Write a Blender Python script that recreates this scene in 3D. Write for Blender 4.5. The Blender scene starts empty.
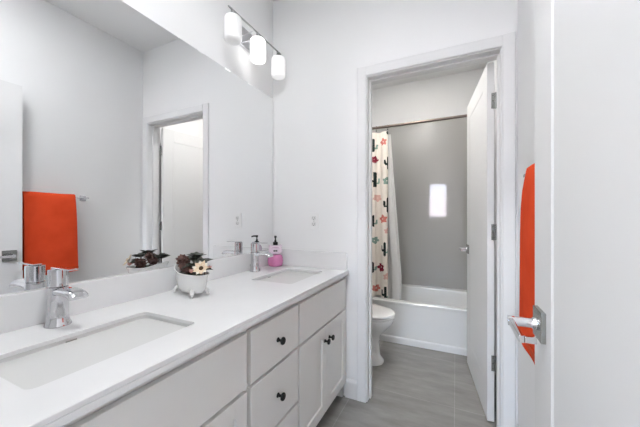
import bpy, bmesh, math, random
from mathutils import Vector, Matrix
random.seed(7)
R = math.radians
COL = bpy.context.scene.collection
SC = bpy.context.scene

# ------------------------------------------------------------------ camera, world, exposure
F_PX, YAW, V0 = 287.253, 0.4417, 217.45
cam_d = bpy.data.cameras.new('camera'); cam = bpy.data.objects.new('camera', cam_d); COL.objects.link(cam)
cam.location = (1.2071, 0.0, 1.1593)
cam.rotation_euler = (R(90), 0, YAW)
cam_d.sensor_width = 36; cam_d.lens = F_PX * 36 / 640
cam_d.shift_y = (V0 - 213.5) / 640
cam_d.clip_start = 0.01
SC.camera = cam
SC.view_settings.view_transform = 'Standard'
SC.view_settings.look = 'None'
SC.view_settings.gamma = 1
SC.view_settings.use_curve_mapping = False
SC.view_settings.exposure = 0.25
w = bpy.data.worlds.new('world'); SC.world = w; w.use_nodes = True
nt = w.node_tree; bg = nt.nodes['Background']
sky = nt.nodes.new('ShaderNodeTexSky'); sky.sky_type = 'PREETHAM'; sky.turbidity = 3
sky.sun_direction = Vector((0.5, 0.6, 0.6)).normalized()
nt.links.new(sky.outputs[0], bg.inputs[0]); bg.inputs[1].default_value = 46.0
# lamp strengths, with three added fills (all built further down)
L_CEIL_FILL, L_TUB, L_WC_FILL, L_HALL_FILL = 43.5, 19.0, 52.0, 160.0
L_SHADES = (0.08, 1.8, 0.3)

# ------------------------------------------------------------------ materials
def mat(name, col, rough=.5, metal=0, spec=.5, bump=None, coat=0, emit=None, trans=0, var=None, sheen=0, ior=None, alpha=1):
    m = bpy.data.materials.new(name); m.use_nodes = True
    n = m.node_tree.nodes; l = m.node_tree.links; b = n['Principled BSDF']
    b.inputs['Base Color'].default_value = (*col, 1); b.inputs['Roughness'].default_value = rough
    b.inputs['Metallic'].default_value = metal; b.inputs['Specular IOR Level'].default_value = spec
    b.inputs['Coat Weight'].default_value = coat; b.inputs['Transmission Weight'].default_value = trans
    b.inputs['Sheen Weight'].default_value = sheen
    if ior: b.inputs['IOR'].default_value = ior
    if emit:
        b.inputs['Emission Color'].default_value = (*emit[0], 1); b.inputs['Emission Strength'].default_value = emit[1]
    tc = n.new('ShaderNodeTexCoord')
    if bump:
        t = n.new('ShaderNodeTexNoise'); t.inputs['Scale'].default_value = bump[0]; t.inputs['Detail'].default_value = 3
        bp = n.new('ShaderNodeBump'); bp.inputs['Strength'].default_value = bump[1]; bp.inputs['Distance'].default_value = bump[2] if len(bump) > 2 else .002
        l.new(tc.outputs['Object'], t.inputs['Vector']); l.new(t.outputs['Fac'], bp.inputs['Height']); l.new(bp.outputs[0], b.inputs['Normal'])
    if var:
        t2 = n.new('ShaderNodeTexNoise'); t2.inputs['Scale'].default_value = var[0]; t2.inputs['Detail'].default_value = 5
        mx = n.new('ShaderNodeMix'); mx.data_type = 'RGBA'
        mx.inputs['A'].default_value = (*col, 1); mx.inputs['B'].default_value = (*var[1], 1)
        rp = n.new('ShaderNodeValToRGB'); rp.color_ramp.elements[0].position = .35; rp.color_ramp.elements[1].position = .7
        l.new(tc.outputs['Object'], t2.inputs['Vector']); l.new(t2.outputs['Fac'], rp.inputs[0]); l.new(rp.outputs[0], mx.inputs['Factor'])
        l.new(mx.outputs['Result'], b.inputs['Base Color'])
    return m

M = {}
M['wall'] = mat('wall_paint', (.84, .841, .844), .6, bump=(140, .12, .002))
M['ceil'] = mat('ceiling_paint', (.87, .87, .87), .7, bump=(90, .15, .002))
M['trim'] = mat('trim_paint', (.76, .76, .762), .55, spec=.25)
M['door'] = mat('door_paint', (.76, .76, .758), .38)
M['cab'] = mat('cabinet_paint', (.82, .812, .79), .42)
M['quartz'] = mat('white_quartz', (.83, .83, .835), .2, var=(6, (.80, .80, .805)))
M['porc'] = mat('white_porcelain', (.82, .82, .81), .08, coat=.3)
M['sinkporc'] = mat('sink_porcelain', (.71, .71, .70), .1)
M['acryl'] = mat('white_acrylic', (.78, .78, .77), .14)
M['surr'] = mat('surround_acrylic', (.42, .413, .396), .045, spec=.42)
M['chrome'] = mat('chrome', (.66, .66, .68), .08, metal=1)
M['nickel'] = mat('satin_nickel', (.36, .37, .36), .27, metal=1)
M['rodmetal'] = mat('brushed_rod', (.17, .14, .12), .35, metal=1)
M['mirror'] = mat('mirror_silver', (.90, .905, .91), 0.0, metal=1)
M['black'] = mat('matte_black', (.008, .008, .009), .5, spec=.25)
M['dark'] = mat('dark_slot', (.03, .03, .03), .6)
M['towel'] = mat('orange_terry', (.74, .082, .028), .95, spec=.03, bump=(420, .6, .003), var=(9, (.66, .066, .022)))
M['band'] = mat('towel_band', (.55, .065, .018), .8, spec=.15, bump=(900, .4, .002))
M['plast'] = mat('white_plastic', (.84, .84, .84), .3)
M['pinkliq'] = mat('pink_soap', (.66, .22, .44), .12, coat=.4)
M['lilac'] = mat('clear_lilac_plastic', (.80, .66, .77), .08, coat=.4)
M['lilacdk'] = mat('lilac_rim', (.60, .40, .56), .15)
M['leaf'] = mat('dark_leaf', (.030, .034, .026), .6, var=(30, (.09, .10, .08)))
M['leafgrey'] = mat('grey_leaf', (.12, .125, .105), .6, var=(30, (.20, .20, .17)))
M['cone'] = mat('pinecone_scale', (.10, .050, .042), .7, var=(40, (.24, .13, .11)))
M['petal'] = mat('cream_petal', (.78, .62, .44), .7)
M['petaltip'] = mat('white_petal', (.84, .78, .68), .7)
M['heart'] = mat('flower_heart', (.07, .035, .012), .8)
M['blush'] = mat('blush_petal', (.62, .36, .31), .7)
M['cream'] = mat('curtain_cream', (.80, .73, .66), .85, spec=.15)
M['c_dark'] = mat('print_dark_green', (.018, .026, .024), .85, spec=.1)
M['c_green'] = mat('print_sage', (.22, .32, .27), .85, spec=.1)
M['c_maroon'] = mat('print_maroon', (.23, .03, .05), .85, spec=.1)
M['c_coral'] = mat('print_coral', (.60, .19, .16), .85, spec=.1)
M['c_pink'] = mat('print_pink', (.68, .42, .37), .85, spec=.1)
M['liner'] = mat('white_liner', (.78, .77, .75), .5, trans=.15)
M['carpet'] = mat('carpet', (.45, .42, .38), .95, bump=(300, .5, .004))
M['vinyl'] = mat('white_vinyl', (.8, .8, .8), .4)

def emissive(name, col, s, base=(.85, .85, .85)):
    return mat(name, base, .3, emit=(col, s))

# floor tile, 12 x 24 inch greige porcelain with light grout
def tile_mat():
    m = bpy.data.materials.new('grey_floor_tile'); m.use_nodes = True
    n = m.node_tree.nodes; l = m.node_tree.links; b = n['Principled BSDF']
    tc = n.new('ShaderNodeTexCoord'); mp = n.new('ShaderNodeMapping')
    mp.inputs['Rotation'].default_value = (0, 0, R(90))
    # texture u = -y, v = x after the turn: rows run along the depth of the room
    mp.inputs['Location'].default_value = (1.93, -1.2, 0)
    l.new(tc.outputs['Object'], mp.inputs['Vector'])
    br = n.new('ShaderNodeTexBrick'); br.offset = 0; br.squash = 1
    br.inputs['Scale'].default_value = 1; br.inputs['Brick Width'].default_value = .61; br.inputs['Row Height'].default_value = .61
    br.inputs['Mortar Size'].default_value = .0022; br.inputs['Mortar Smooth'].default_value = .1
    br.inputs['Color1'].default_value = (.245, .238, .229, 1); br.inputs['Color2'].default_value = (.268, .261, .25, 1)
    br.inputs['Mortar'].default_value = (.33, .323, .313, 1)
    l.new(mp.outputs[0], br.inputs['Vector'])
    ns = n.new('ShaderNodeTexNoise'); ns.inputs['Scale'].default_value = 5; ns.inputs['Detail'].default_value = 8; ns.inputs['Roughness'].default_value = .65
    mp2 = n.new('ShaderNodeMapping'); mp2.inputs['Scale'].default_value = (.7, 2.4, 1)
    l.new(tc.outputs['Object'], mp2.inputs['Vector']); l.new(mp2.outputs[0], ns.inputs['Vector'])
    rp = n.new('ShaderNodeValToRGB'); rp.color_ramp.elements[0].position = .3; rp.color_ramp.elements[1].position = .75
    rp.color_ramp.elements[0].color = (.72, .71, .70, 1); rp.color_ramp.elements[1].color = (1.22, 1.21, 1.2, 1)
    l.new(ns.outputs['Fac'], rp.inputs[0])
    mx = n.new('ShaderNodeMix'); mx.data_type = 'RGBA'; mx.blend_type = 'MULTIPLY'; mx.inputs['Factor'].default_value = 1
    l.new(br.outputs['Color'], mx.inputs['A']); l.new(rp.outputs[0], mx.inputs['B']); l.new(mx.outputs['Result'], b.inputs['Base Color'])
    b.inputs['Roughness'].default_value = .42
    bp = n.new('ShaderNodeBump'); bp.invert = True; bp.inputs['Strength'].default_value = .4; bp.inputs['Distance'].default_value = .002
    l.new(br.outputs['Fac'], bp.inputs['Height']); l.new(bp.outputs[0], b.inputs['Normal'])
    return m
M['tile'] = tile_mat()

def pane_mat():
    m = bpy.data.materials.new('window_glass'); m.use_nodes = True
    n = m.node_tree.nodes; l = m.node_tree.links; n.remove(n['Principled BSDF'])
    a = n.new('ShaderNodeBsdfTransparent'); g = n.new('ShaderNodeBsdfGlossy'); g.inputs['Roughness'].default_value = 0
    mx = n.new('ShaderNodeMixShader'); mx.inputs[0].default_value = .06
    l.new(a.outputs[0], mx.inputs[1]); l.new(g.outputs[0], mx.inputs[2]); l.new(mx.outputs[0], n['Material Output'].inputs[0])
    return m
M['pane'] = pane_mat()

# ------------------------------------------------------------------ mesh builder
class MB:
    def __init__(s): s.bm = bmesh.new()
    def _v(s, p): return s.bm.verts.new(p)
    def box(s, x0, x1, y0, y1, z0, z1, bev=0, seg=2):
        t = bmesh.new(); bmesh.ops.create_cube(t, size=1)
        for v in t.verts:
            v.co = Vector(((x0 + x1) / 2 + v.co.x * (x1 - x0), (y0 + y1) / 2 + v.co.y * (y1 - y0), (z0 + z1) / 2 + v.co.z * (z1 - z0)))
        if bev: bmesh.ops.bevel(t, geom=list(t.edges), offset=bev, segments=seg, profile=.5, affect='EDGES')
        s.add(t); return s
    def add(s, t, mtx=None, mi=None):
        vm = {}
        for v in t.verts: vm[v] = s.bm.verts.new(mtx @ v.co if mtx else v.co)
        for f in t.faces:
            try:
                nf = s.bm.faces.new([vm[v] for v in f.verts]); nf.material_index = f.material_index if mi is None else mi
            except ValueError: pass
        t.free()
    def loft(s, loops, cap0=True, cap1=True, mi=0, closed=True):
        rows = [[s._v(p) for p in lp] for lp in loops]; n = len(rows[0])
        for a, b in zip(rows, rows[1:]):
            for i in range(n if closed else n - 1):
                j = (i + 1) % n
                f = s.bm.faces.new((a[i], a[j], b[j], b[i])); f.material_index = mi
        if cap0: s.bm.faces.new(list(reversed(rows[0]))).material_index = mi
        if cap1: s.bm.faces.new(rows[-1]).material_index = mi
        return s
    def lathe(s, prof, c=(0, 0, 0), axis=(0, 0, 1), n=32, cap0=True, cap1=True):
        q = Vector((0, 0, 1)).rotation_difference(Vector(axis).normalized()); c = Vector(c)
        loops = []
        for r, z in prof:
            r = max(r, 1e-5)
            loops.append([c + q @ Vector((r * math.cos(2 * math.pi * k / n), r * math.sin(2 * math.pi * k / n), z)) for k in range(n)])
        return s.loft(loops, cap0, cap1)
    def cyl(s, p0, p1, r, n=24, bev=0):
        p0, p1 = Vector(p0), Vector(p1); L = (p1 - p0).length
        pr = [(r, 0), (r, L)] if not bev else [(r - bev, 0), (r, bev), (r, L - bev), (r - bev, L)]
        return s.lathe(pr, p0, p1 - p0, n)
    def tube(s, pts, r, n=12):
        pts = [Vector(p) for p in pts]; loops = []
        rr = r if isinstance(r, (list, tuple)) else [r] * len(pts)
        t0 = (pts[1] - pts[0]).normalized(); up = t0.orthogonal().normalized()
        for i, p in enumerate(pts):
            t = (pts[min(i + 1, len(pts) - 1)] - pts[max(i - 1, 0)]).normalized()
            up = (up - t * up.dot(t)).normalized(); sd = t.cross(up)
            loops.append([p + (up * math.cos(2 * math.pi * k / n) + sd * math.sin(2 * math.pi * k / n)) * rr[i] for k in range(n)])
        return s.loft(loops)
    def obj(s, name, m, parent=None, loc=None, smooth=True, ang=38, rot=None):
        bmesh.ops.recalc_face_normals(s.bm, faces=s.bm.faces)
        me = bpy.data.meshes.new(name); s.bm.to_mesh(me); s.bm.free()
        for k in (m if isinstance(m, (list, tuple)) else [m]): me.materials.append(k)
        if smooth:
            for p in me.polygons: p.use_smooth = True
            me.set_sharp_from_angle(angle=R(ang))
        o = bpy.data.objects.new(name, me); COL.objects.link(o)
        if smooth:
            wm = o.modifiers.new('weighted', 'WEIGHTED_NORMAL'); wm.keep_sharp = True
        if parent: o.parent = parent
        if loc: o.location = loc
        if rot: o.rotation_euler = rot
        return o

def tag(o, label, cat, group=None):
    o['label'] = label; o['category'] = cat
    if group: o['group'] = group
    return o
def thing(name, label, cat, loc=(0, 0, 0), rot=(0, 0, 0), group=None):
    o = bpy.data.objects.new(name, None); COL.objects.link(o); o.location = loc; o.rotation_euler = rot
    o.empty_display_size = .05
    return tag(o, label, cat, group)
def struct(o): o['kind'] = 'structure'; return o
def copy_tree(o, parent=None):
    c = o.copy(); COL.objects.link(c)
    if parent: c.parent = parent
    for ch in list(o.children): copy_tree(ch, c)
    return c

def rrect(x0, x1, y0, y1, z, r, k=6):
    pts = []
    for cx, cy, a0 in ((x1 - r, y1 - r, 0), (x0 + r, y1 - r, 90), (x0 + r, y0 + r, 180), (x1 - r, y0 + r, 270)):
        for i in range(k + 1):
            a = R(a0 + 90 * i / k); pts.append(Vector((cx + r * math.cos(a), cy + r * math.sin(a), z)))
    return pts
def oval(cx, cy, ax, ay, z, n=40, p=2.0, ax2=None):
    """super-ellipse; ax2 = half length on the -x side"""
    out = []
    for k in range(n):
        a = 2 * math.pi * k / n; c, s_ = math.cos(a), math.sin(a)
        x = math.copysign(abs(c) ** (2 / p), c); y = math.copysign(abs(s_) ** (2 / p), s_)
        out.append(Vector((cx + x * (ax if x >= 0 or ax2 is None else ax2), cy + y * ay, z)))
    return out

# ------------------------------------------------------------------ room numbers
XL = -0.005        # left wall face (mirror face ends up on x = 0)
W = 1.4926         # right wall face
D = 1.757          # far wall face
DT = 1.872         # far face of that wall (water-closet side)
YE = 3.48          # end wall behind the tub
YN = 0.05          # entry wall face
YN0 = -0.065
H = 2.736
J1, J2, JZ = 0.6987, 1.4244, 2.045       # casing inner edges of the inner doorway
E1, E2 = 0.622, 1.4415                   # entry doorway
ZT = 0.8216        # counter top

# ------------------------------------------------------------------ structure
struct(MB().box(XL - .1, W + .1, YN0, YE + .1, -.06, 0).obj('floor', M['tile'], smooth=False))
struct(MB().box(XL - .1, W + .1, YN0, YE + .1, H, H + .08).obj('ceiling', M['ceil'], smooth=False))
struct(MB().box(XL - .1, XL, YN0, YE, 0, H).obj('wall_left', M['wall'], smooth=False))
struct(MB().box(W, W + .1, YN0, YE, 0, H).obj('wall_right', M['wall'], smooth=False))
struct(MB().box(XL - .1, W + .1, YE, YE + .1, 0, H).obj('wall_end', M['wall'], smooth=False))
wf = MB()
wf.box(XL, J1 - .012, D, DT, 0, H); wf.box(J2 + .012, W, D, DT, 0, H); wf.box(J1 - .012, J2 + .012, D, DT, JZ + .012, H)
struct(wf.obj('wall_far', M['wall'], smooth=False))
wn = MB()
wn.box(XL, E1 - .012, YN0, YN, 0, H); wn.box(E2 + .012, W, YN0, YN, 0, H); wn.box(E1 - .012, E2 + .012, YN0, YN, JZ + .012, H)
struct(wn.obj('wall_near', M['wall'], smooth=False))

def casing_bar(mb, p0, p1, inward, out, w_, t=.014):
    """a flat casing board with an eased inner bead, swept from p0 to p1; inward = direction across the board"""
    p0, p1, iw, ou = Vector(p0), Vector(p1), Vector(inward), Vector(out)
    prof = [(0, 0), (0, t - .004), (.004, t), (w_ - .005, t - .002), (w_, t - .005), (w_, 0)]
    mb.loft([[p0 + iw * a + ou * b for a, b in prof], [p1 + iw * a + ou * b for a, b in prof]])

def doorway(name, a, b, z, y0, y1, cw_r):
    """jambs, head, stops and casings (both faces) of one doorway"""
    t = MB(); q = .006
    t.box(a - .011, a + q, y0, y1, 0, z + q * -1)           # left jamb
    t.box(b - q, b + .011, y0, y1, 0, z - q)
    t.box(a - .011, b + .011, y0, y1, z - q, z + .011)
    for yy, o in ((y0, -1), (y1, 1)):
        casing_bar(t, (a - .059, yy, 0), (a - .059, yy, z + .059), (1, 0, 0), (0, o, 0), .059)
        casing_bar(t, (b + cw_r, yy, 0), (b + cw_r, yy, z + .059), (-1, 0, 0), (0, o, 0), cw_r)
        casing_bar(t, (a, yy, z + .059), (b, yy, z + .059), (0, 0, -1), (0, o, 0), .059)
    return t
t1 = doorway('trim_1', J1, J2, JZ, D, DT, .0585)
ys0, ys1 = DT - .048, DT - .037
t1.box(J1 + .006, J1 + .016, ys0 - .024, ys1, 0, JZ - .016); t1.box(J2 - .016, J2 - .006, ys0 - .024, ys1, 0, JZ - .016)
t1.box(J1 + .006, J2 - .006, ys0 - .024, ys1, JZ - .016, JZ - .006)
struct(t1.obj('trim_1', M['trim'], smooth=False))
t2 = doorway('trim_2', E1, E2, JZ, YN0, YN, .047)
struct(t2.obj('trim_2', M['trim'], smooth=False))

def baseboard(name, p0, p1, out, h=.118, t=.012):
    p0, p1, o = Vector(p0), Vector(p1), Vector(out); z = Vector((0, 0, 1))
    prof = [(0, 0), (t, 0), (t, h - .022), (t - .003, h - .012), (.004, h - .002), (.003, h), (0, h)]
    struct(MB().loft([[p0 + o * a + z * b for a, b in prof], [p1 + o * a + z * b for a, b in prof]]).obj(name, M['trim'], ang=60))
baseboard('baseboard_far', (.562, D, 0), (J1 - .0595, D, 0), (0, -1, 0))
baseboard('baseboard_right', (W, YN + .016, 0), (W, D - .016, 0), (-1, 0, 0))
baseboard('baseboard_left', (XL, DT + .001, 0), (XL, 2.68, 0), (1, 0, 0))
baseboard('baseboard_inner', (XL + .014, DT, 0), (J1 - .0595, DT, 0), (0, 1, 0))

# bedroom behind the entry doorway, with the window that shows up in the glossy tub surround
HY0, HX0, HX1 = -3.2, -1.6, 2.6
WX0, WX1, WZ0, WZ1 = .40, .96, 1.16, 2.27
struct(MB().box(HX0 - .1, HX1 + .1, HY0 - .1, YN0, -.06, -.002).obj('floor_bedroom', M['carpet'], smooth=False))
struct(MB().box(HX0 - .1, HX1 + .1, HY0 - .1, YN0, H, H + .08).obj('ceiling_bedroom', M['ceil'], smooth=False))
struct(MB().box(HX0 - .1, HX0, HY0, YN0, 0, H).obj('wall_bedroom_left', M['wall'], smooth=False))
struct(MB().box(HX1, HX1 + .1, HY0, YN0, 0, H).obj('wall_bedroom_right', M['wall'], smooth=False))
hb = MB(); hb.box(HX0, XL - .1, YN0, YN, 0, H); hb.box(W + .1, HX1, YN0, YN, 0, H)
struct(hb.obj('wall_bedroom_near', M['wall'], smooth=False))
hw = MB(); hw.box(HX0, WX0, HY0 - .1, HY0, 0, H); hw.box(WX1, HX1, HY0 - .1, HY0, 0, H)
hw.box(WX0, WX1, HY0 - .1, HY0, 0, WZ0); hw.box(WX0, WX1, HY0 - .1, HY0, WZ1, H)
struct(hw.obj('wall_bedroom_window', M['wall'], smooth=False))
win = struct(thing('window_1', 'white vinyl bedroom window seen only as a bright reflection in the tub surround', 'window', (0, 0, 0)))
wfr = MB(); e = .028
wfr.box(WX0, WX0 + e, HY0 - .09, HY0 - .03, WZ0, WZ1); wfr.box(WX1 - e, WX1, HY0 - .09, HY0 - .03, WZ0, WZ1)
wfr.box(WX0 + e, WX1 - e, HY0 - .09, HY0 - .03, WZ0, WZ0 + e); wfr.box(WX0 + e, WX1 - e, HY0 - .09, HY0 - .03, WZ1 - e, WZ1)
wfr.obj('window_frame', M['vinyl'], win)
MB().box(WX0 + e, WX1 - e, HY0 - .062, HY0 - .058, WZ0 + e, WZ1 - e).obj('pane', M['pane'], win, smooth=False)

# ------------------------------------------------------------------ ceiling discs out of frame: the tub lamp and three added fill lights
def disc_light(label, x, y, r, s, col):
    t = thing('ceiling_lamp_or_fill', label, 'ceiling light', (x, y, H))
    MB().lathe([(r + .018, -.0005), (r + .018, -.006), (r + .008, -.014), (r, -.014), (r, -.0005)], n=48).obj('trim_ring', M['plast'], t)
    MB().lathe([(r - .001, -.008), (r - .001, -.012), (r * .6, -.0135)], n=48).obj('diffuser', emissive('lamp_or_fill_diffuser', col, s), t)
    return t
disc_light('added round white fill light on the ceiling over the entry end of the vanity room', .80, .42, .17, L_CEIL_FILL, (.98, .99, 1.0))  # unseen, added to carry most of the vanity room's light
disc_light('round white disc light on the ceiling above the bathtub', .86, 2.93, .085, L_TUB, (1.0, .93, .83))
disc_light('added round white fill light on the ceiling in front of the toilet', .74, 2.06, .16, L_WC_FILL, (1.0, .98, .95))  # added to brighten the toilet room from above
disc_light('added round white fill light on the bedroom ceiling outside the entry door', .62, -1.5, .2, L_HALL_FILL, (.975, .99, 1.0))  # added fill, shines in through the entry doorway

# ------------------------------------------------------------------ doors
def lever_set(door, yb, z, xs, far_dir, name='door_handle'):
    """square rose with a return lever; xs = +1/-1 side and face x; far_dir = lever direction along y"""
    fx, sd = xs
    h = MB().box(min(fx, fx + sd * .010), max(fx, fx + sd * .010), yb - .034, yb + .034, z - .034, z + .034, .0015).obj(name, M['nickel'], door)
    MB().lathe([(.014, 0), (.014, .006), (.011, .010), (.0105, .042), (.0115, .044), (.0115, .056)], (fx + sd * .0102, yb, z), (sd, 0, 0), 20).obj('neck', M['chrome'], h)
    lv = MB(); x0, x1 = fx + sd * .056, fx + sd * .0660
    lv.box(min(x0, x1), max(x0, x1), min(yb - far_dir * .012, yb + far_dir * .118), max(yb - far_dir * .012, yb + far_dir * .118), z - .0075, z + .0075, .0018)
    xr = fx + sd * .035
    lv.box(min(x0, xr), max(x0, xr), min(yb + far_dir * .109, yb + far_dir * .118), max(yb + far_dir * .109, yb + far_dir * .118), z - .0065, z + .0065, .0018)
    lv.obj('lever', M['chrome'], h)
    return h

def door_slab(root, wd, ht, th, z0, st, top, bot, xs0):
    """single-panel shaker slab: hinge edge at local y=0, runs to y=wd, x from xs0 to xs0+th"""
    m = MB(); x0, x1 = xs0, xs0 + th; rc = .003
    m.box(x0, x1, 0, st, z0, z0 + ht, .0012); m.box(x0, x1, wd - st, wd, z0, z0 + ht, .0012)
    m.box(x0, x1, st, wd - st, z0, z0 + bot, .0006); m.box(x0, x1, st, wd - st, z0 + ht - top, z0 + ht, .0006)
    s_ = m.obj('slab', M['door'], root)
    p = MB().box(x0 + rc, x1 - rc, st - .002, wd - st + .002, z0 + bot - .002, z0 + ht - top + .002).obj('panel', M['door'], root, smooth=False)
    bd = MB(); g = .009
    for xf, o in ((x0, 1), (x1, -1)):     # sloped sticking around the panel
        a0, a1, b0, b1 = st, wd - st, z0 + bot, z0 + ht - top
        lo = [Vector((xf + o * .0005, y, z)) for y, z in ((a0, b0), (a1, b0), (a1, b1), (a0, b1))]
        li = [Vector((xf + o * (rc + .0005), y, z)) for y, z in ((a0 + g, b0 + g), (a1 - g, b0 + g), (a1 - g, b1 - g), (a0 + g, b1 - g))]
        bd.loft([lo, li], False, False)
    bd.obj('moulding', M['door'], root, smooth=False)

def hinge(root, y, x, z, leaf_dirs):
    h = MB().cyl((x, y, z - .044), (x, y, z + .044), .0062, 14).obj('hinge', M['nickel'], root)
    lf = MB()
    for (x0, x1, y0, y1) in leaf_dirs: lf.box(x0, x1, y0, y1, z - .044, z + .044, .0006)
    lf.obj('leaf', M['nickel'], h)
    sc = MB()
    for dz in (-.03, 0, .03):
        for (x0, x1, y0, y1) in leaf_dirs[:1]: sc.lathe([(.003, 0), (.0022, .001)], ((x0 + x1) / 2, y0, z + dz), (0, -1, 0), 10)
    sc.obj('screw', M['dark'], h)

# entry door, folded back almost against the right wall
d1 = struct(thing('door_1', 'open white entry door close at the right edge, square nickel lever', 'door', (1.4335, .064, 0), (0, 0, R(.9))))
door_slab(d1, .813, 2.02, .035, .008, .128, .128, .22, -.036)
lever_set(d1, .813 - .062, .914, (-.036, -1), -1)
lever_set(d1, .813 - .062, .914, (-.001, 1), -1, 'door_handle')
MB().box(-.030, -.007, .8125, .8145, .914 - .03, .914 + .03, .0005).obj('latch_plate', M['nickel'], d1)
for z in (.34, 1.08, 1.81):
    hinge(d1, -.006, .004, z, [(-.030, .002, -.0045, -.0025)])

# inner door, swung into the water-closet room
d2 = struct(thing('door_2', 'open white inner door with three nickel hinges, between vanity room and toilet', 'door', (1.4135, 1.8785, 0), (0, 0, R(6.6))))
door_slab(d2, .695, 2.022, .0355, .010, .105, .115, .20, -.0465)
lever_set(d2, .695 - .062, .915, (-.0465, -1), -1)
lever_set(d2, .695 - .062, .915, (-.011, 1), -1)
for z in (.339, 1.077, 1.815):
    hinge(d2, -.0035, -.004, z, [(-.026, -.010, -.0022, -.0004)])

# ------------------------------------------------------------------ vanity
van = thing('vanity_cabinet', 'long off-white double-sink vanity cabinet with black knobs', 'cabinet', (0, 0, 0))
VY0, VY1, VZ1 = YN + .012, D - .003, .7905
ca = MB()
ca.box(XL + .012, .545, VY0, VY0 + .018, .09, VZ1); ca.box(XL + .012, .545, VY1 - .018, VY1, .0, VZ1)
ca.box(XL + .012, XL + .024, VY0 + .018, VY1 - .018, .09, VZ1)
ca.box(XL + .024, .527, VY0 + .018, VY1 - .018, .09, .108)
ca.box(.527, .545, VY0 + .018, VY1 - .018, .09, VZ1)
ca.box(.462, .478, VY0, VY1 - .018, 0.0, .09)
ca.obj('carcass', M['cab'], van, smooth=False)
def knob(parent, y, z, x=.5655):
    MB().lathe([(.0095, 0), (.0095, .0025), (.006, .004), (.0052, .014), (.0075, .018), (.0145, .021), (.0155, .025), (.0135, .029), (.006, .0305)], (x, y, z), (1, 0, 0), 20).obj('knob', M['black'], parent)
def slab_front(name, y0, y1, z0, z1):
    return MB().box(.5455, .565, y0, y1, z0, z1, .0025).obj(name, M['cab'], van)
def shaker_front(y0, y1, z0, z1, st=.056):
    m = MB()
    m.box(.5455, .565, y0, y0 + st, z0, z1, .0015); m.box(.5455, .565, y1 - st, y1, z0, z1, .0015)
    m.box(.5455, .565, y0 + st, y1 - st, z0, z0 + st, .0015); m.box(.5455, .565, y0 + st, y1 - st, z1 - st, z1, .0015)
    d = m.obj('cabinet_door', M['cab'], van)
    MB().box(.5458, .556, y0 + st - .003, y1 - st + .003, z0 + st - .003, z1 - st + .003).obj('door_panel', M['cab'], d, smooth=False)
    return d
ZA, ZB, ZC = .765, .578, .566
slab_front('false_front', .170, .778, ZB, ZA)
slab_front('false_front', 1.143, 1.750, ZB, ZA)
for (z0, z1) in ((ZB, ZA), (.336, ZC), (.096, .324)):
    dr = slab_front('drawer', .798, 1.129, z0, z1); knob(dr, .9635, (z0 + z1) / 2)
for (y0, y1, ky) in ((.170, .4725, .4725 - .028), (.4755, .778, .4755 + .028), (1.143, 1.445, 1.445 - .028), (1.448, 1.750, 1.448 + .028)):
    cd = shaker_front(y0, y1, .096, ZC); knob(cd, ky, ZC - .075)

# counter with two cut-outs, and its splashes
top = thing('vanity_countertop', 'white quartz double-sink countertop with low backsplash, on the off-white vanity', 'countertop', (0, 0, 0))
S1, S2 = (.262, .666), (1.252, 1.645)
SX = (.194, .454)
cb = bmesh.new()
def ring(pts):
    vs = [cb.verts.new(p) for p in pts]
    return [cb.edges.new((vs[i], vs[(i + 1) % len(vs)])) for i in range(len(vs))]
ed = ring([Vector(p) for p in ((XL + .0005, YN + .003, ZT - .013), (.5832, YN + .003, ZT - .013), (.5832, D - .002, ZT - .013), (XL + .0005, D - .002, ZT - .013))])
for (a, b) in (S1, S2): ed += ring(rrect(SX[0], SX[1], a, b, ZT - .013, .021, 6))
bmesh.ops.triangle_fill(cb, use_beauty=True, use_dissolve=False, edges=ed)
ex = bmesh.ops.extrude_face_region(cb, geom=list(cb.faces))
for v in [g for g in ex['geom'] if isinstance(g, bmesh.types.BMVert)]: v.co.z = ZT
sl = MB(); sl.add(cb)
# built-up edge under the slab: thick at the front, thin around the sinks
sl.box(.505, .5832, YN + .003, D - .002, ZT - .03, ZT - .0131); sl.box(XL + .0005, .06, YN + .003, D - .002, ZT - .03, ZT - .0131)
slab = sl.obj('slab', M['quartz'], top, smooth=False)
bv = slab.modifiers.new('ease', 'BEVEL'); bv.width = .002; bv.segments = 2; bv.limit_method = 'ANGLE'; bv.angle_limit = R(50)
MB().box(XL + .0005, .016, YN + .003, D - .0225, ZT + .0002, .930, .0012).obj('backsplash', M['quartz'], top)
MB().box(XL + .0005, .574, D - .022, D - .002, ZT + .0002, .930, .0012).obj('backsplash', M['quartz'], top)

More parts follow.
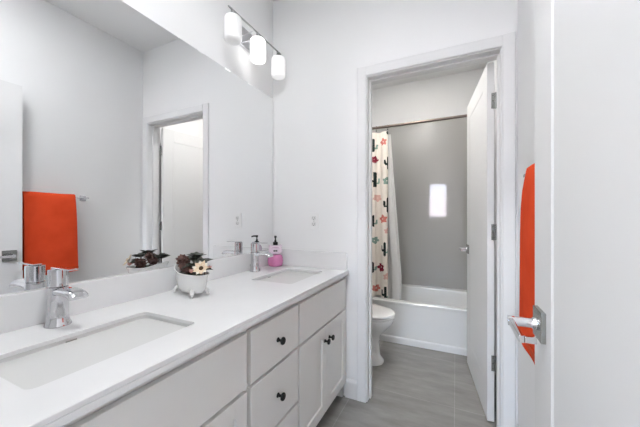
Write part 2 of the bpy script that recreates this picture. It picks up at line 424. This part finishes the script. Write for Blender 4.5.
def sink(label, a, b):
    t = thing('sink', label, 'sink', ((SX[0] + SX[1]) / 2, (a + b) / 2, ZT - .17), group=None)
    hx, hy = (SX[1] - SX[0]) / 2, (b - a) / 2; zt = .17 - .0134
    m = MB()
    m.loft([rrect(-hx - .022, hx + .022, -hy - .022, hy + .022, zt - .010, .045), rrect(-hx - .022, hx + .022, -hy - .022, hy + .022, zt, .045),
            rrect(-hx - .003, hx + .003, -hy - .003, hy + .003, zt, .031), rrect(-hx + .001, hx - .001, -hy + .001, hy - .001, zt - .05, .034),
            rrect(-hx + .006, hx - .006, -hy + .007, hy - .007, .045, .042), rrect(-hx + .018, hx - .018, -hy + .020, hy - .020, .024, .05),
            rrect(-hx + .045, hx - .045, -hy + .055, hy - .055, .0165, .05), rrect(-.024, .024, -.024, .024, .0125, .0239)], True, True)
    m.obj('basin', M['sinkporc'], t, ang=50)
    MB().lathe([(.019, .0128), (.022, .0150), (.0215, .0168), (.008, .0175)], n=24).obj('drain', M['chrome'], t)
    MB().loft([[Vector((-hx + .0014, y * 1.0, .112 + z)) for y, z in pts] for pts in ([],)] if False else
              [rrect(-.0026, .0026, -.014, .014, 0, .0025, 4), rrect(-.0026, .0026, -.014, .014, .0012, .0025, 4)]).obj('overflow', M['nickel'], t, (-hx - .0021, -.016, .1475), rot=(0, R(86), 0))
    return t
sink('white rectangular undermount sink at the left front of the counter, farthest from the soap bottle', *S1)
sink('white rectangular undermount sink near the far wall, beside the pink soap bottle', *S2)

# ------------------------------------------------------------------ faucets
def faucet(label, x, y):
    t = thing('faucet', label, 'faucet', (x, y, ZT + .0004), group='chrome single-lever faucets on the vanity')
    MB().lathe([(.0335, 0), (.0335, .0025), (.0315, .007), (.0290, .013), (.0272, .021), (.0263, .032), (.0260, .046), (.0258, .118), (.0252, .1205), (.0210, .121)], n=36).obj('body', M['chrome'], t)
    MB().lathe([(.0210, .1215), (.0250, .1225), (.0256, .124), (.0256, .172), (.0248, .1755), (.0200, .1765)], n=36).obj('handle', M['chrome'], t)
    MB().box(-.018, .090, -.0125, .0125, .1768, .1815, .0018).obj('lever', M['chrome'], t)
    loops = []
    path = [(.010, .107, .021, .013), (.040, .1105, .0225, .0115), (.068, .1125, .0238, .0105), (.090, .1125, .0246, .0102), (.106, .1100, .025, .010), (.116, .1055, .025, .0095), (.1215, .099, .025, .008)]
    for i, (px, pz, hw_, ht) in enumerate(path):
        q0 = path[max(i - 1, 0)]; q1 = path[min(i + 1, len(path) - 1)]
        tg = Vector((q1[0] - q0[0], 0, q1[1] - q0[1])).normalized(); nn = Vector((-tg.z, 0, tg.x))
        lp = []
        for k in range(20):
            a = 2 * math.pi * k / 20; c, s_ = math.cos(a), math.sin(a)
            cy = math.copysign(abs(c) ** .6, c) * hw_; cn = math.copysign(abs(s_) ** .7, s_) * ht
            lp.append(Vector((px, 0, pz)) + Vector((0, 1, 0)) * cy + nn * (cn - .0022 * (cy / .024) ** 2))
        loops.append(lp)
    MB().loft(loops).obj('spout', M['chrome'], t, ang=50)
    MB().lathe([(.0032, 0), (.0032, .030), (.0050, .032), (.0050, .040), (.003, .042)], (-.0335, 0, .0), (0, 0, 1), 12).obj('drain_lift', M['chrome'], t)
    return t
faucet('chrome single-lever faucet at the near sink, in front of the orange towel reflection', .076, .465)
faucet('chrome single-lever faucet at the far sink, left of the pink soap bottle', .066, 1.457)

# ------------------------------------------------------------------ mirror
mr = MB(); my0, my1, mz0, mz1 = .07, D - .0075, .9305, 2.026
mr.box(-.0045, 0.0, my0, my1, mz0, mz1, .0006, 1)
tag(mr.obj('wall_mirror', M['mirror'], smooth=False), 'large frameless mirror on the left wall above the vanity backsplash', 'mirror')

# ------------------------------------------------------------------ vanity light
LY = 1.437
vl = thing('vanity_light', 'chrome three-light bar fixture with white glass shades above the mirror', 'wall light', (XL, LY, 2.2785))
MB().box(.0005, .020, -.060, .060, -.055, .065, .004).obj('backplate', M['chrome'], vl)
for s in (-1, 1):
    MB().tube([(.020, s * .030, .01), (.06, s * .030, .012), (.108, s * .030, .0158)], .0034, 12).obj('arm', M['chrome'], vl)
MB().box(.1062, .1138, -.256, .256, .012, .0195, .0015).obj('bar', M['nickel'], vl)
for i, dy in enumerate((-.219, 0, .225)):
    ft = MB().lathe([(.008, .0115), (.012, .010), (.012, -.004), (.019, -.007), (.021, -.010), (.021, -.0175)], (.110, dy, 0), (0, 0, 1), 24).obj('fitter', M['nickel'], vl)
    g = emissive('opal_shade', (1, .985, .965), L_SHADES[i], (.86, .86, .86))
    MB().lathe([(.018, .0), (.034, -.003), (.042, -.008), (.0462, -.016), (.047, -.026), (.047, -.118), (.0462, -.128), (.042, -.136), (.034, -.141), (.018, -.1435)], (.110, dy, -.018), (0, 0, 1), 36).obj('lamp_shade', g, vl)

# ------------------------------------------------------------------ outlet on the far wall
oc = thing('wall_outlet', 'white duplex outlet plate on the far wall left of the doorway', 'outlet', (.333, D, 1.135))
MB().box(-.036, .036, -.0065, -.0005, -.0585, .0585, .0025).obj('cover_plate', M['plast'], oc)
for s in (-1, 1):
    r_ = MB().loft([oval(0, 0, .017, .0145, 0, 24, 3), oval(0, 0, .017, .0145, .0022, 24, 3)]).obj('receptacle', mat('outlet_face', (.72, .72, .72), .4), oc, (0, -.0066, s * .0205), rot=(R(90), 0, 0))
    sm = MB(); sm.box(-.0075, -.0055, -.004, .005, .0023, .0028); sm.box(.0055, .0075, -.004, .005, .0023, .0028)
    sm.lathe([(.0026, .0023), (.0026, .0028)], (0, -.009, 0), (0, 0, 1), 10)
    sm.obj('slot', M['dark'], r_, smooth=False)
MB().lathe([(.003, 0), (.002, .001)], (0, -.0066, 0), (0, -1, 0), 10).obj('screw', M['nickel'], oc)

# ------------------------------------------------------------------ towel bar and towel
tb = thing('towel_bar', 'short chrome towel bar on the right wall, partly behind the entry door', 'towel bar', (W, 1.075, 1.312))
MB().box(-.060, -.049, -.205, .207, -.0055, .0055, .0012).obj('bar', M['chrome'], tb)
for s, yy in ((-1, -.196), (1, .190)):
    p = MB().box(-.050, -.008, yy - .008, yy + .008, -.008, .008, .0015).obj('post', M['chrome'], tb)
    MB().box(-.0085, -.0005, yy - .021, yy + .021, -.021, .021, .0015).obj('flange', M['chrome'], p)
tw = MB()
TY0, TY1 = .893, 1.188
prof = []      # (x offset from the wall, z): outer skin over the bar then back; towel is folded in thirds so it is thick
zt_, xb = 1.336, W - .0545
outer = [(-.036, .752), (-.037, .80), (-.036, .95), (-.0345, 1.10), (-.0325, 1.19), (-.028, 1.25), (-.0205, 1.298), (-.0125, 1.326), (0, 1.336), (.014, 1.328), (.024, 1.307), (.028, 1.27), (.029, 1.1), (.029, .90), (.028, .80)]
inner = [(.011, .80), (.009, .95), (.008, 1.27), (.0075, 1.30), (0, 1.3195), (-.0075, 1.30), (-.008, 1.27), (-.010, 1.1), (-.012, .95), (-.012, .80), (-.011, .752)]
ring_ = outer + inner
NY = 26; loops = []
for j in range(NY + 1):
    f = j / NY; y = TY0 + (TY1 - TY0) * f; lp = []
    eg = min(f, 1 - f) * NY
    sh = 0 if eg >= 2 else (.004 if eg == 0 else .001)
    for (a, z) in ring_:
        low = max(0, (1.25 - z)) / .5
        ww = .0022 * math.sin(9 * f + z * 6) * min(1, low)
        yy = y + (.010 * low if j == NY else .006 * low * f) * (1 if f > .5 else 0)
        aa = a + (ww if a < -.015 else 0)
        aa = aa - math.copysign(sh, aa) if abs(aa) > .013 else aa
        lp.append(Vector((aa + xb, yy, z + .0015 * math.sin(7 * f))))
    loops.append(lp)
tw.loft(loops)
to = tag(tw.obj('towel', M['towel'], ang=60), 'folded orange terry towel hanging from the chrome towel bar', 'towel')
hb_ = MB()
hb_.box(xb - .0392, xb - .0362, TY0 + .004, TY1 + .008, .772, .790, .0008)
hb_.obj('hem_band', M['band'], to)

# ------------------------------------------------------------------ planter shaped like a little clawfoot tub
PX, PY, PA = .150, .905, -13
pl = thing('bathtub_planter', 'small white clawfoot-bathtub planter full of dried flowers, on the counter', 'planter', (PX, PY, ZT), (0, 0, R(PA)))
def rim_z(x):
    return .094 + .030 * max(0, (-x - .005) / .105) ** 1.5 - .002 * max(0, x / .11)
def tubloop(ax, ay, zf, ax2=None, n=44, cx=0):
    lp = oval(cx, 0, ax, ay, 0, n, 2.3, ax2)
    for v in lp: v.z = zf(v.x)
    return lp
pm = MB()
zb = .012
pm.loft([tubloop(.064, .026, lambda x: zb, .056), tubloop(.080, .035, lambda x: zb + .005, .072), tubloop(.089, .041, lambda x: zb + .018, .083),
         tubloop(.096, .044, lambda x: zb + .5 * (rim_z(x) - zb), .094), tubloop(.099, .0455, lambda x: zb + .8 * (rim_z(x) - zb), .100),
         tubloop(.102, .047, lambda x: rim_z(x) - .004, .104), tubloop(.108, .051, lambda x: rim_z(x) - .001, .109), tubloop(.109, .052, lambda x: rim_z(x) + .003, .110),
         tubloop(.106, .049, lambda x: rim_z(x) + .005, .107), tubloop(.099, .044, lambda x: rim_z(x) + .002, .101), tubloop(.094, .040, lambda x: rim_z(x) - .016, .094),
         tubloop(.080, .033, lambda x: zb + .016, .074)])
pm.obj('bowl', M['porc'], pl, ang=60)
for sx in (-1, 1):
    for sy in (-1, 1):
        bx, by = sx * .062, sy * .028
        MB().tube([(bx * .98, by * .96, .030), (bx * 1.10, by * 1.14, .024), (bx * 1.18, by * 1.28, .015), (bx * 1.16, by * 1.22, .009), (bx * 1.26, by * 1.42, .0052)],
                  [.009, .0105, .0085, .0065, .0051], 12).obj('foot', M['porc'], pl)
fm = MB(); random.seed(3); floops = []
for k, (fs, fz) in enumerate(((1.0, -.014), (.92, .004), (.72, .018), (.42, .028), (.10, .031))):
    lp = tubloop(.094 * fs, .039 * fs, lambda x: rim_z(x) * .6 + .014 + fz, .093 * fs)
    for v in lp:
        v.z += random.uniform(-.006, .006) * (k > 0)
    floops.append(lp)
fm.loft(floops).obj('dried_filling', M['leaf'], pl, smooth=False)['label'] = 'dark dried filling'
PM = Matrix.Translation((PX, PY, ZT)) @ Matrix.Rotation(R(PA), 4, 'Z')
def at(x, y, z): return PM @ Vector((x, y, z))

def leaf_mesh(mb, base, direction, L, wd, curl, roll=0):
    d = Vector(direction).normalized(); sd = d.cross(Vector((0, 0, 1)))
    sd = sd.normalized() if sd.length > .01 else Vector((1, 0, 0)); nn = sd.cross(d)
    sd, nn = sd * math.cos(roll) + nn * math.sin(roll), nn * math.cos(roll) - sd * math.sin(roll)
    top_, bot_ = [], []
    loops = []
    N = 8
    for i in range(N + 1):
        f = i / N; h_ = wd * math.sin(math.pi * min(max(f, .03), .985) ** .8) * .5 + .0006
        c = Vector(base) + d * (L * f) - nn * (curl * f * f)
        loops.append([c - sd * h_ + nn * h_ * .35, c - nn * .0007, c + sd * h_ + nn * h_ * .35, c + nn * .0007])
    mb.loft(loops)

def sprig(name, label, p, dirs, m, grp):
    """one cluster of dried leaves growing out of a point"""
    mb = MB(); o = at(*p)
    for (dx, dy, dz, L, wd, cu, ro) in dirs: leaf_mesh(mb, (0, 0, 0), (dx, dy, dz), L, wd, cu, ro)
    mb.tube([(0, 0, -.03), (0, 0, 0), (.002, .001, .006)], [.0018, .0025, .001], 6)
    x = mb.obj(name, m, loc=o, ang=60)
    return tag(x, label, 'dried leaves', grp)
def rosette(n, L, wd, up, jit=.25, spread=1.0, a0=0):
    out = []
    for k in range(n):
        a = a0 + spread * 2 * math.pi * k / n + random.uniform(-jit, jit)
        out.append((math.cos(a), math.sin(a), up + random.uniform(-.25, .25), L * random.uniform(.75, 1.1), wd, L * .25, random.uniform(-.5, .5)))
    return out
G1 = 'dried leaf sprigs in the little tub planter'
sprig('leaf_sprig', 'blackish dried leaf sprig at the high wall end of the tub planter', (-.078, .002, .140), rosette(11, .042, .028, .75), M['leaf'], G1)
sprig('leaf_sprig', 'dark leaf sprig sticking up highest in the middle of the tub planter', (.010, .018, .156), rosette(13, .044, .030, .75), M['leaf'], G1)
sprig('leaf_sprig', 'dark leaf sprig behind the cream flower in the tub planter', (.058, .022, .138), rosette(13, .044, .030, .65), M['leaf'], G1)
sprig('leaf_sprig', 'grey dried leaf sprig along the mirror side of the tub planter', (-.035, .034, .142), rosette(10, .056, .032, .30), M['leafgrey'], G1)
sprig('leaf_sprig', 'dark leaf sprig low in the centre of the tub planter', (.030, -.016, .128), rosette(10, .042, .028, .30), M['leaf'], G1)
sprig('leaf_sprig', 'dark leaf sprig drooping at the room end of the tub planter', (.082, .016, .112), rosette(8, .034, .024, .30), M['leaf'], G1)

def pinecone(label, p, r, tilt):
    mb = MB(); o = at(*p)
    mb.lathe([(r * .2, -r * .9), (r * .62, -r * .5), (r * .7, 0), (r * .5, r * .55), (r * .15, r * 1.0)], n=14)
    for i in range(46):
        f = i / 45; z = -r * .85 + 1.75 * r * f; a = i * 2.39996
        rr = r * (.72 * math.sin(math.pi * (.12 + .80 * f)) + .08)
        leaf_mesh(mb, (rr * .6 * math.cos(a), rr * .6 * math.sin(a), z), (math.cos(a), math.sin(a), .55 * f + .05), r * .55, r * .42, -r * .12)
    return tag(mb.obj('pinecone', M['cone'], loc=o, rot=tilt, ang=50), label, 'pine cone', 'pine cones in the tub planter')
pinecone('brown pine cone at the left of the tub planter, beside the blackish leaves', (-.040, -.014, .136), .031, (R(35), R(20), 0))
pinecone('brown pine cone low in the front of the tub planter', (.012, -.026, .118), .025, (R(60), R(-20), 0))

fl = thing('cream_flower', 'cream dried flower with a dark heart at the room end of the tub planter', 'flower', at(.098, -.008, .124), (R(48), R(34), 0))
pt, pt2 = MB(), MB()
for k in range(10):
    a = 2 * math.pi * k / 10 + .1
    leaf_mesh(pt if k % 2 else pt2, (.005 * math.cos(a), .005 * math.sin(a), .001 * (k % 2)), (math.cos(a), math.sin(a), .22), .030, .018, -.004)
pt.obj('petal', M['petal'], fl, ang=60); pt2.obj('petal', M['petaltip'], fl, ang=60)
hm = MB().lathe([(.008, .000), (.0092, .003), (.0085, .006), (.005, .0085), (.001, .0092)], n=16); hm.obj('flower_heart', M['heart'], fl)
bl = MB()
for k in range(6):
    a = 2 * math.pi * k / 6; leaf_mesh(bl, (0, 0, 0), (math.cos(a), math.sin(a), .9), .016, .015, -.005)
tag(bl.obj('blush_bud', M['blush'], loc=at(.068, -.036, .106), ang=60), 'small blush-pink dried bud at the planter rim below the cream flower', 'flower')
bl = MB()
for k in range(6):
    a = 2 * math.pi * k / 6; leaf_mesh(bl, (0, 0, 0), (math.cos(a), math.sin(a), .7), .020, .018, -.006)
tag(bl.obj('blush_bud', M['blush'], loc=at(.088, .032, .112), ang=60), 'dusty-pink dried bud at the mirror side of the tub planter, seen in the mirror', 'flower')

# ------------------------------------------------------------------ soap bottle
sb = thing('soap_bottle', 'pink liquid-soap pump bottle with black pump, in the far counter corner', 'soap bottle', (.079, 1.664, ZT + .0004), (0, 0, R(34)))
mb = MB(); loops = []
for (r, z) in ((.030, 0), (.040, .003), (.0455, .018), (.047, .040), (.045, .060), (.038, .076), (.029, .083)):
    lp = []
    for k in range(48):
        a = 2 * math.pi * k / 48; q = r * (1 + .10 * math.cos(4 * a))
        lp.append(Vector((q * math.cos(a) * 1.02, q * math.sin(a) * .80, z)))
    loops.append(lp)
mb.loft(loops); mb.obj('lower_bottle', M['pinkliq'], sb, ang=60)
mb = MB(); loops = []
for (r, z) in ((.028, .0835), (.038, .087), (.0455, .099), (.047, .114), (.044, .130), (.033, .142), (.016, .147)):
    loops.append(oval(0, 0, r, r * .72, z, 40, 2.1))
mb.loft(loops); up = mb.obj('upper_bottle', M['lilac'], sb, ang=60)
for s in (-1, 1):   # two rounded ears
    MB().lathe([(.004, -.012), (.010, -.007), (.012, 0), (.010, .007), (.004, .012)], (s * .034, 0, .138), (s * .5, 0, 1), 16).obj('ear', M['lilac'], up)
cr = MB().tube([(.034 * math.cos(a), -.0345 + .018 * abs(math.cos(a)) ** 2, .113 + .021 * math.sin(a)) for a in [2 * math.pi * k / 28 for k in range(29)]], .0022, 8)
cr.obj('raised_ring', M['lilacdk'], sb)
mk = MB()
for s in (-1, 1): mk.loft([oval(s * .007, 0, .0075, .0045, 0, 16), oval(s * .007, 0, .0075, .0045, .003, 16)])
mk.obj('printed_mark', M['black'], sb, (0, -.0325, .110), rot=(R(90), 0, 0))
pu = MB().lathe([(.0155, .1475), (.0165, .149), (.0165, .166), (.014, .168), (.0075, .170), (.0075, .180), (.0045, .182), (.0045, .196), (.0085, .198), (.0085, .209), (.006, .211)], n=24).obj('pump', M['black'], sb)
MB().tube([(0, -.004, .2045), (0, -.022, .2050), (0, -.034, .2035), (0, -.039, .199)], [.0062, .0055, .0048, .0042], 12).obj('nozzle', M['black'], pu)

# ------------------------------------------------------------------ toilet (faces right, tank on the left wall)
ty = 2.29
tl = thing('toilet', 'white toilet with closed lid, beyond the doorway against the left wall', 'toilet', (0, ty, 0))
def egg(cx, ax, axb, ay, z, p=2.1): return oval(cx, 0, ax, ay, z, 44, p, axb)
MB().loft([egg(.42, .265, .24, .118, .001, 2.6), egg(.42, .262, .24, .116, .012, 2.6), egg(.42, .235, .235, .103, .05, 2.5), egg(.42, .225, .23, .098, .16, 2.4), egg(.43, .235, .235, .110, .22, 2.3),
           egg(.45, .270, .25, .145, .28, 2.2), egg(.462, .297, .26, .172, .325, 2.1), egg(.465, .303, .265, .180, .352), egg(.465, .300, .265, .178, .364), egg(.465, .270, .235, .150, .3645)]).obj('bowl', M['porc'], tl, ang=60)
MB().loft([egg(.465, .300, .235, .177, .3655), egg(.465, .308, .24, .184, .370), egg(.465, .308, .24, .184, .380), egg(.465, .302, .237, .179, .3845)]).obj('seat', M['porc'], tl, ang=60)
MB().loft([egg(.465, .303, .24, .180, .3860), egg(.465, .310, .243, .186, .3905), egg(.465, .309, .242, .185, .400), egg(.465, .298, .235, .176, .4070), egg(.465, .23, .18, .13, .4105), egg(.465, .08, .07, .05, .412)]).obj('lid', M['porc'], tl, ang=60)
MB().box(.20, .235, -.09, .09, .366, .395, .006).obj('hinge_block', M['porc'], tl)
MB().box(.02, .21, -.11, .11, .20, .3645, .02).obj('tank_shelf', M['porc'], tl)
MB().loft([rrect(.012, .185, -.19, .19, .366, .03), rrect(.008, .195, -.205, .205, .55, .03), rrect(.008, .200, -.21, .21, .70, .03)]).obj('tank', M['porc'], tl, ang=50)
MB().loft([rrect(.004, .208, -.218, .218, .7005, .032), rrect(.003, .210, -.22, .22, .712, .032), rrect(.004, .208, -.218, .218, .732, .032), rrect(.012, .198, -.206, .206, .738, .03)]).obj('tank_lid', M['porc'], tl, ang=50)
MB().tube([(.198, -.16, .65), (.216, -.16, .65), (.222, -.145, .648), (.222, -.09, .640)], [.010, .006, .006, .008], 12).obj('flush_lever', M['chrome'], tl)

# ------------------------------------------------------------------ bathtub, surround, rod, curtain
TX0, TX1, TF, TB, TR = XL + .002, W - .002, 2.705, YE - .002, .380
bt = thing('bathtub', 'white alcove bathtub at the far end of the toilet room', 'bathtub', (0, 0, 0))
MB().loft([rrect(TX0, TX1, TF + .006, TB, .0, .004), rrect(TX0, TX1, TF + .006, TB, TR - .035, .004), rrect(TX0, TX1, TF, TB, TR - .026, .004), rrect(TX0, TX1, TF, TB, TR - .006, .004), rrect(TX0 + .004, TX1 - .004, TF + .006, TB - .002, TR, .006),
           rrect(TX0 + .07, TX1 - .07, TF + .075, TB - .095, TR - .002, .10), rrect(TX0 + .085, TX1 - .085, TF + .088, TB - .108, TR - .016, .10), rrect(TX0 + .12, TX1 - .12, TF + .12, TB - .13, .12, .12), rrect(TX0 + .18, TX1 - .18, TF + .18, TB - .18, .075, .13)]).obj('tub_shell', M['acryl'], bt, ang=40)
sk = MB(); prof = [(0, 0), (.013, 0), (.013, .040), (.009, .052), (.002, .056), (0, .056)]
sk.loft([[Vector((x, TF + .0055 - a, b)) for a, b in prof] for x in (TX0 + .001, TX1 - .001)]); sk.obj('base_strip', M['trim'], bt, ang=60)
MB().lathe([(.03, 0), (.028, .003), (.01, .004)], (.30, TB - .42, .0755), (0, 0, 1), 20).obj('drain', M['chrome'], bt)
su = thing('tub_surround', 'glossy grey-white tub surround panels lining the alcove above the tub', 'tub surround', (0, 0, 0))
SZ0, SZ1 = TR + .002, 2.245
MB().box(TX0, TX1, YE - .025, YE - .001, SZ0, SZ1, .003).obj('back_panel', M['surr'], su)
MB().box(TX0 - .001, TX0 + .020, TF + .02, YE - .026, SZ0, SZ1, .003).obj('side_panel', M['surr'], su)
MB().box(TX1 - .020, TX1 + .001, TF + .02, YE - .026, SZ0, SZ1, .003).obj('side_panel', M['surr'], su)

RY, RZ = 2.80, 2.043
rd = thing('shower_rod', 'bronze-brown shower curtain rod spanning the tub alcove', 'curtain rod', (0, RY, RZ))
MB().cyl((TX0 + .026, 0, 0), (TX1 - .026, 0, 0), .0125, 20).obj('rod', M['rodmetal'], rd)
for x, s in ((TX0 + .0205, 1), (TX1 - .0205, -1)):
    MB().lathe([(.030, 0), (.030, .004), (.018, .012), (.0145, .02)], (x, 0, 0), (s, 0, 0), 24).obj('flange', M['rodmetal'], rd)

# curtain: gathered cream cloth, printed with cacti and flowers
CX0, CX1, CZ0, CZ1 = .050, .612, .3855, 1.995
NP = 4.75
def cpath(t, z):
    d = .5 + .5 * (CZ1 - z) / (CZ1 - CZ0)
    x = CX0 + (CX1 - CX0) * t + .010 * math.sin(2 * math.pi * NP * 2 * t) * d
    y = RY + .033 * d * math.cos(2 * math.pi * NP * t) + .006 * math.sin(9 * t + z * 3)
    return x, y
prints = []     # x, z, size, kind, colours
vis = [(374.5, 160, .05, 'f', 3), (373.8, 146, .075, 'c', 1), (383.5, 142, .05, 'f', 4), (388.5, 133, .03, 'f', 1), (388.5, 163, .075, 'c', 1), (375.2, 180, .085, 'c', 1), (377.5, 198, .055, 'f', 5), (387.0, 181, .055, 'f', 2), (388.5, 205, .085, 'c', 1),
       (383.5, 219, .06, 'f', 4), (374.0, 221, .065, 'c', 1), (388, 231, .045, 'f', 5), (385.5, 249, .075, 'c', 1), (375.0, 240, .05, 'f', 2), (381.0, 267.5, .06, 'f', 3), (373.5, 267, .06, 'c', 1), (387.0, 276, .045, 'f', 5), (386.0, 293, .08, 'c', 1), (376, 288, .05, 'f', 4)]
th_s, th_c = math.sin(YAW), math.cos(YAW)
for (u, v, s, k, c) in vis:
    t = (u - 320) / F_PX; kk = 2.80 / (th_c + t * th_s)
    prints.append((1.2071 + (-th_s + t * th_c) * kk, 1.1593 + (V0 - v) / F_PX * kk, s * 1.2, k, c))
for i in range(3):
    for j in range(11):
        prints.append((.07 + .135 * i + .03 * (j % 2), .36 + .155 * j + .05 * (i % 2), .072 + .012 * ((i + j) % 2), 'cf'[(i + j) % 2], [1, 3, 1, 4, 1, 5, 1, 2][(2 * j + i) % 8] if (i + j) % 2 else 1))
prints = [p for p in prints if True]
def pmat(x, z):
    for (cx, cz, s, k, c) in prints:
        dx, dz = x - cx, z - cz
        if abs(dx) > s or abs(dz) > s: continue
        if k == 'f':
            r = math.hypot(dx, dz); a = math.atan2(dz, dx)
            if r < s * .08: return 0 if c != 1 else 3
            if r < s * (.52 + .09 * math.cos(5 * a + cx * 40)): return c
        else:
            q = s
            def cap(ax, az, bx, bz, rad):
                vx, vz = bx - ax, bz - az; L = vx * vx + vz * vz
                f = max(0, min(1, ((dx - ax) * vx + (dz - az) * vz) / L))
                return math.hypot(dx - ax - f * vx, dz - az - f * vz) < rad
            if cap(0, -.6 * q, 0, .62 * q, .13 * q): return 1
            if cap(0, -.15 * q, -.32 * q, -.10 * q, .10 * q) or cap(-.32 * q, -.1 * q, -.36 * q, .30 * q, .10 * q): return 1
            if cap(0, -.35 * q, .30 * q, -.30 * q, .09 * q) or cap(.30 * q, -.3 * q, .34 * q, .08 * q, .09 * q): return 2
    return 0
def cloth(name, mats, zfun, nt_, nz_, path, z0, z1, label, cat, pf=None, parent=None):
    bm = bmesh.new(); g = []
    for j in range(nz_ + 1):
        z = z0 + (z1 - z0) * j / nz_
        g.append([bm.verts.new((*path(i / nt_, z), z)) for i in range(nt_ + 1)])
    for j in range(nz_):
        for i in range(nt_):
            f = bm.faces.new((g[j][i], g[j][i + 1], g[j + 1][i + 1], g[j + 1][i]))
            if pf:
                c = f.calc_center_median(); f.material_index = pf(c.x, c.z)
    m = MB(); m.bm.free(); m.bm = bm
    o = m.obj(name, mats, ang=80)
    sm = o.modifiers.new('thickness', 'SOLIDIFY'); sm.thickness = .0016; sm.offset = 0
    return tag(o, label, cat)
cloth('shower_curtain', [M['cream'], M['c_dark'], M['c_green'], M['c_maroon'], M['c_coral'], M['c_pink']], None, 170, 210, cpath, CZ0, CZ1,
      'cream shower curtain printed with cacti and red flowers, bunched at the left', 'shower curtain', pmat)
def lpath(t, z):
    d = (CZ1 - z) / (CZ1 - CZ0)
    xr = .622 + .104 * min(1, d * 1.15)
    x = .17 + (xr - .17) * t + .006 * math.sin(2 * math.pi * 9 * t)
    y = RY + .070 + .010 * d + .012 * math.cos(2 * math.pi * 5.2 * t)
    return x, y
cloth('curtain_liner', [M['liner']], None, 90, 40, lpath, CZ0 - .10, CZ1 - .01, 'plain white shower liner hanging behind the printed curtain', 'curtain liner')
hk = None
for i in range(6):
    t = (i + .5) / 6; x = .05 + .56 * (i / 5)
    if hk is None:
        hk = thing('curtain_hook', 'small bronze ring hook holding the printed curtain on the shower rod', 'curtain hook', (x, RY, RZ), group='curtain hooks on the shower rod')
        MB().tube([(0, .0175 * math.sin(a), -.006 + .0215 * math.cos(a)) for a in [2 * math.pi * k / 24 for k in range(25)]], .0017, 8).obj('ring', M['rodmetal'], hk)
        MB().lathe([(.001, -.006), (.0055, -.003), (.0065, 0), (.0055, .003), (.001, .006)], (0, -.003, -.032), (0, 0, 1), 14).obj('ball', M['black'], hk)
        o = hk
    else:
        o = copy_tree(hk); o.location = (x, RY, RZ)
    o['label'] = ['bronze curtain hook farthest left on the shower rod', 'second bronze curtain hook from the left on the shower rod', 'third bronze curtain hook from the left on the shower rod',
                  'fourth bronze curtain hook from the left on the shower rod', 'bronze curtain hook next to the last one on the rod', 'last bronze curtain hook, at the free edge of the printed curtain'][i]
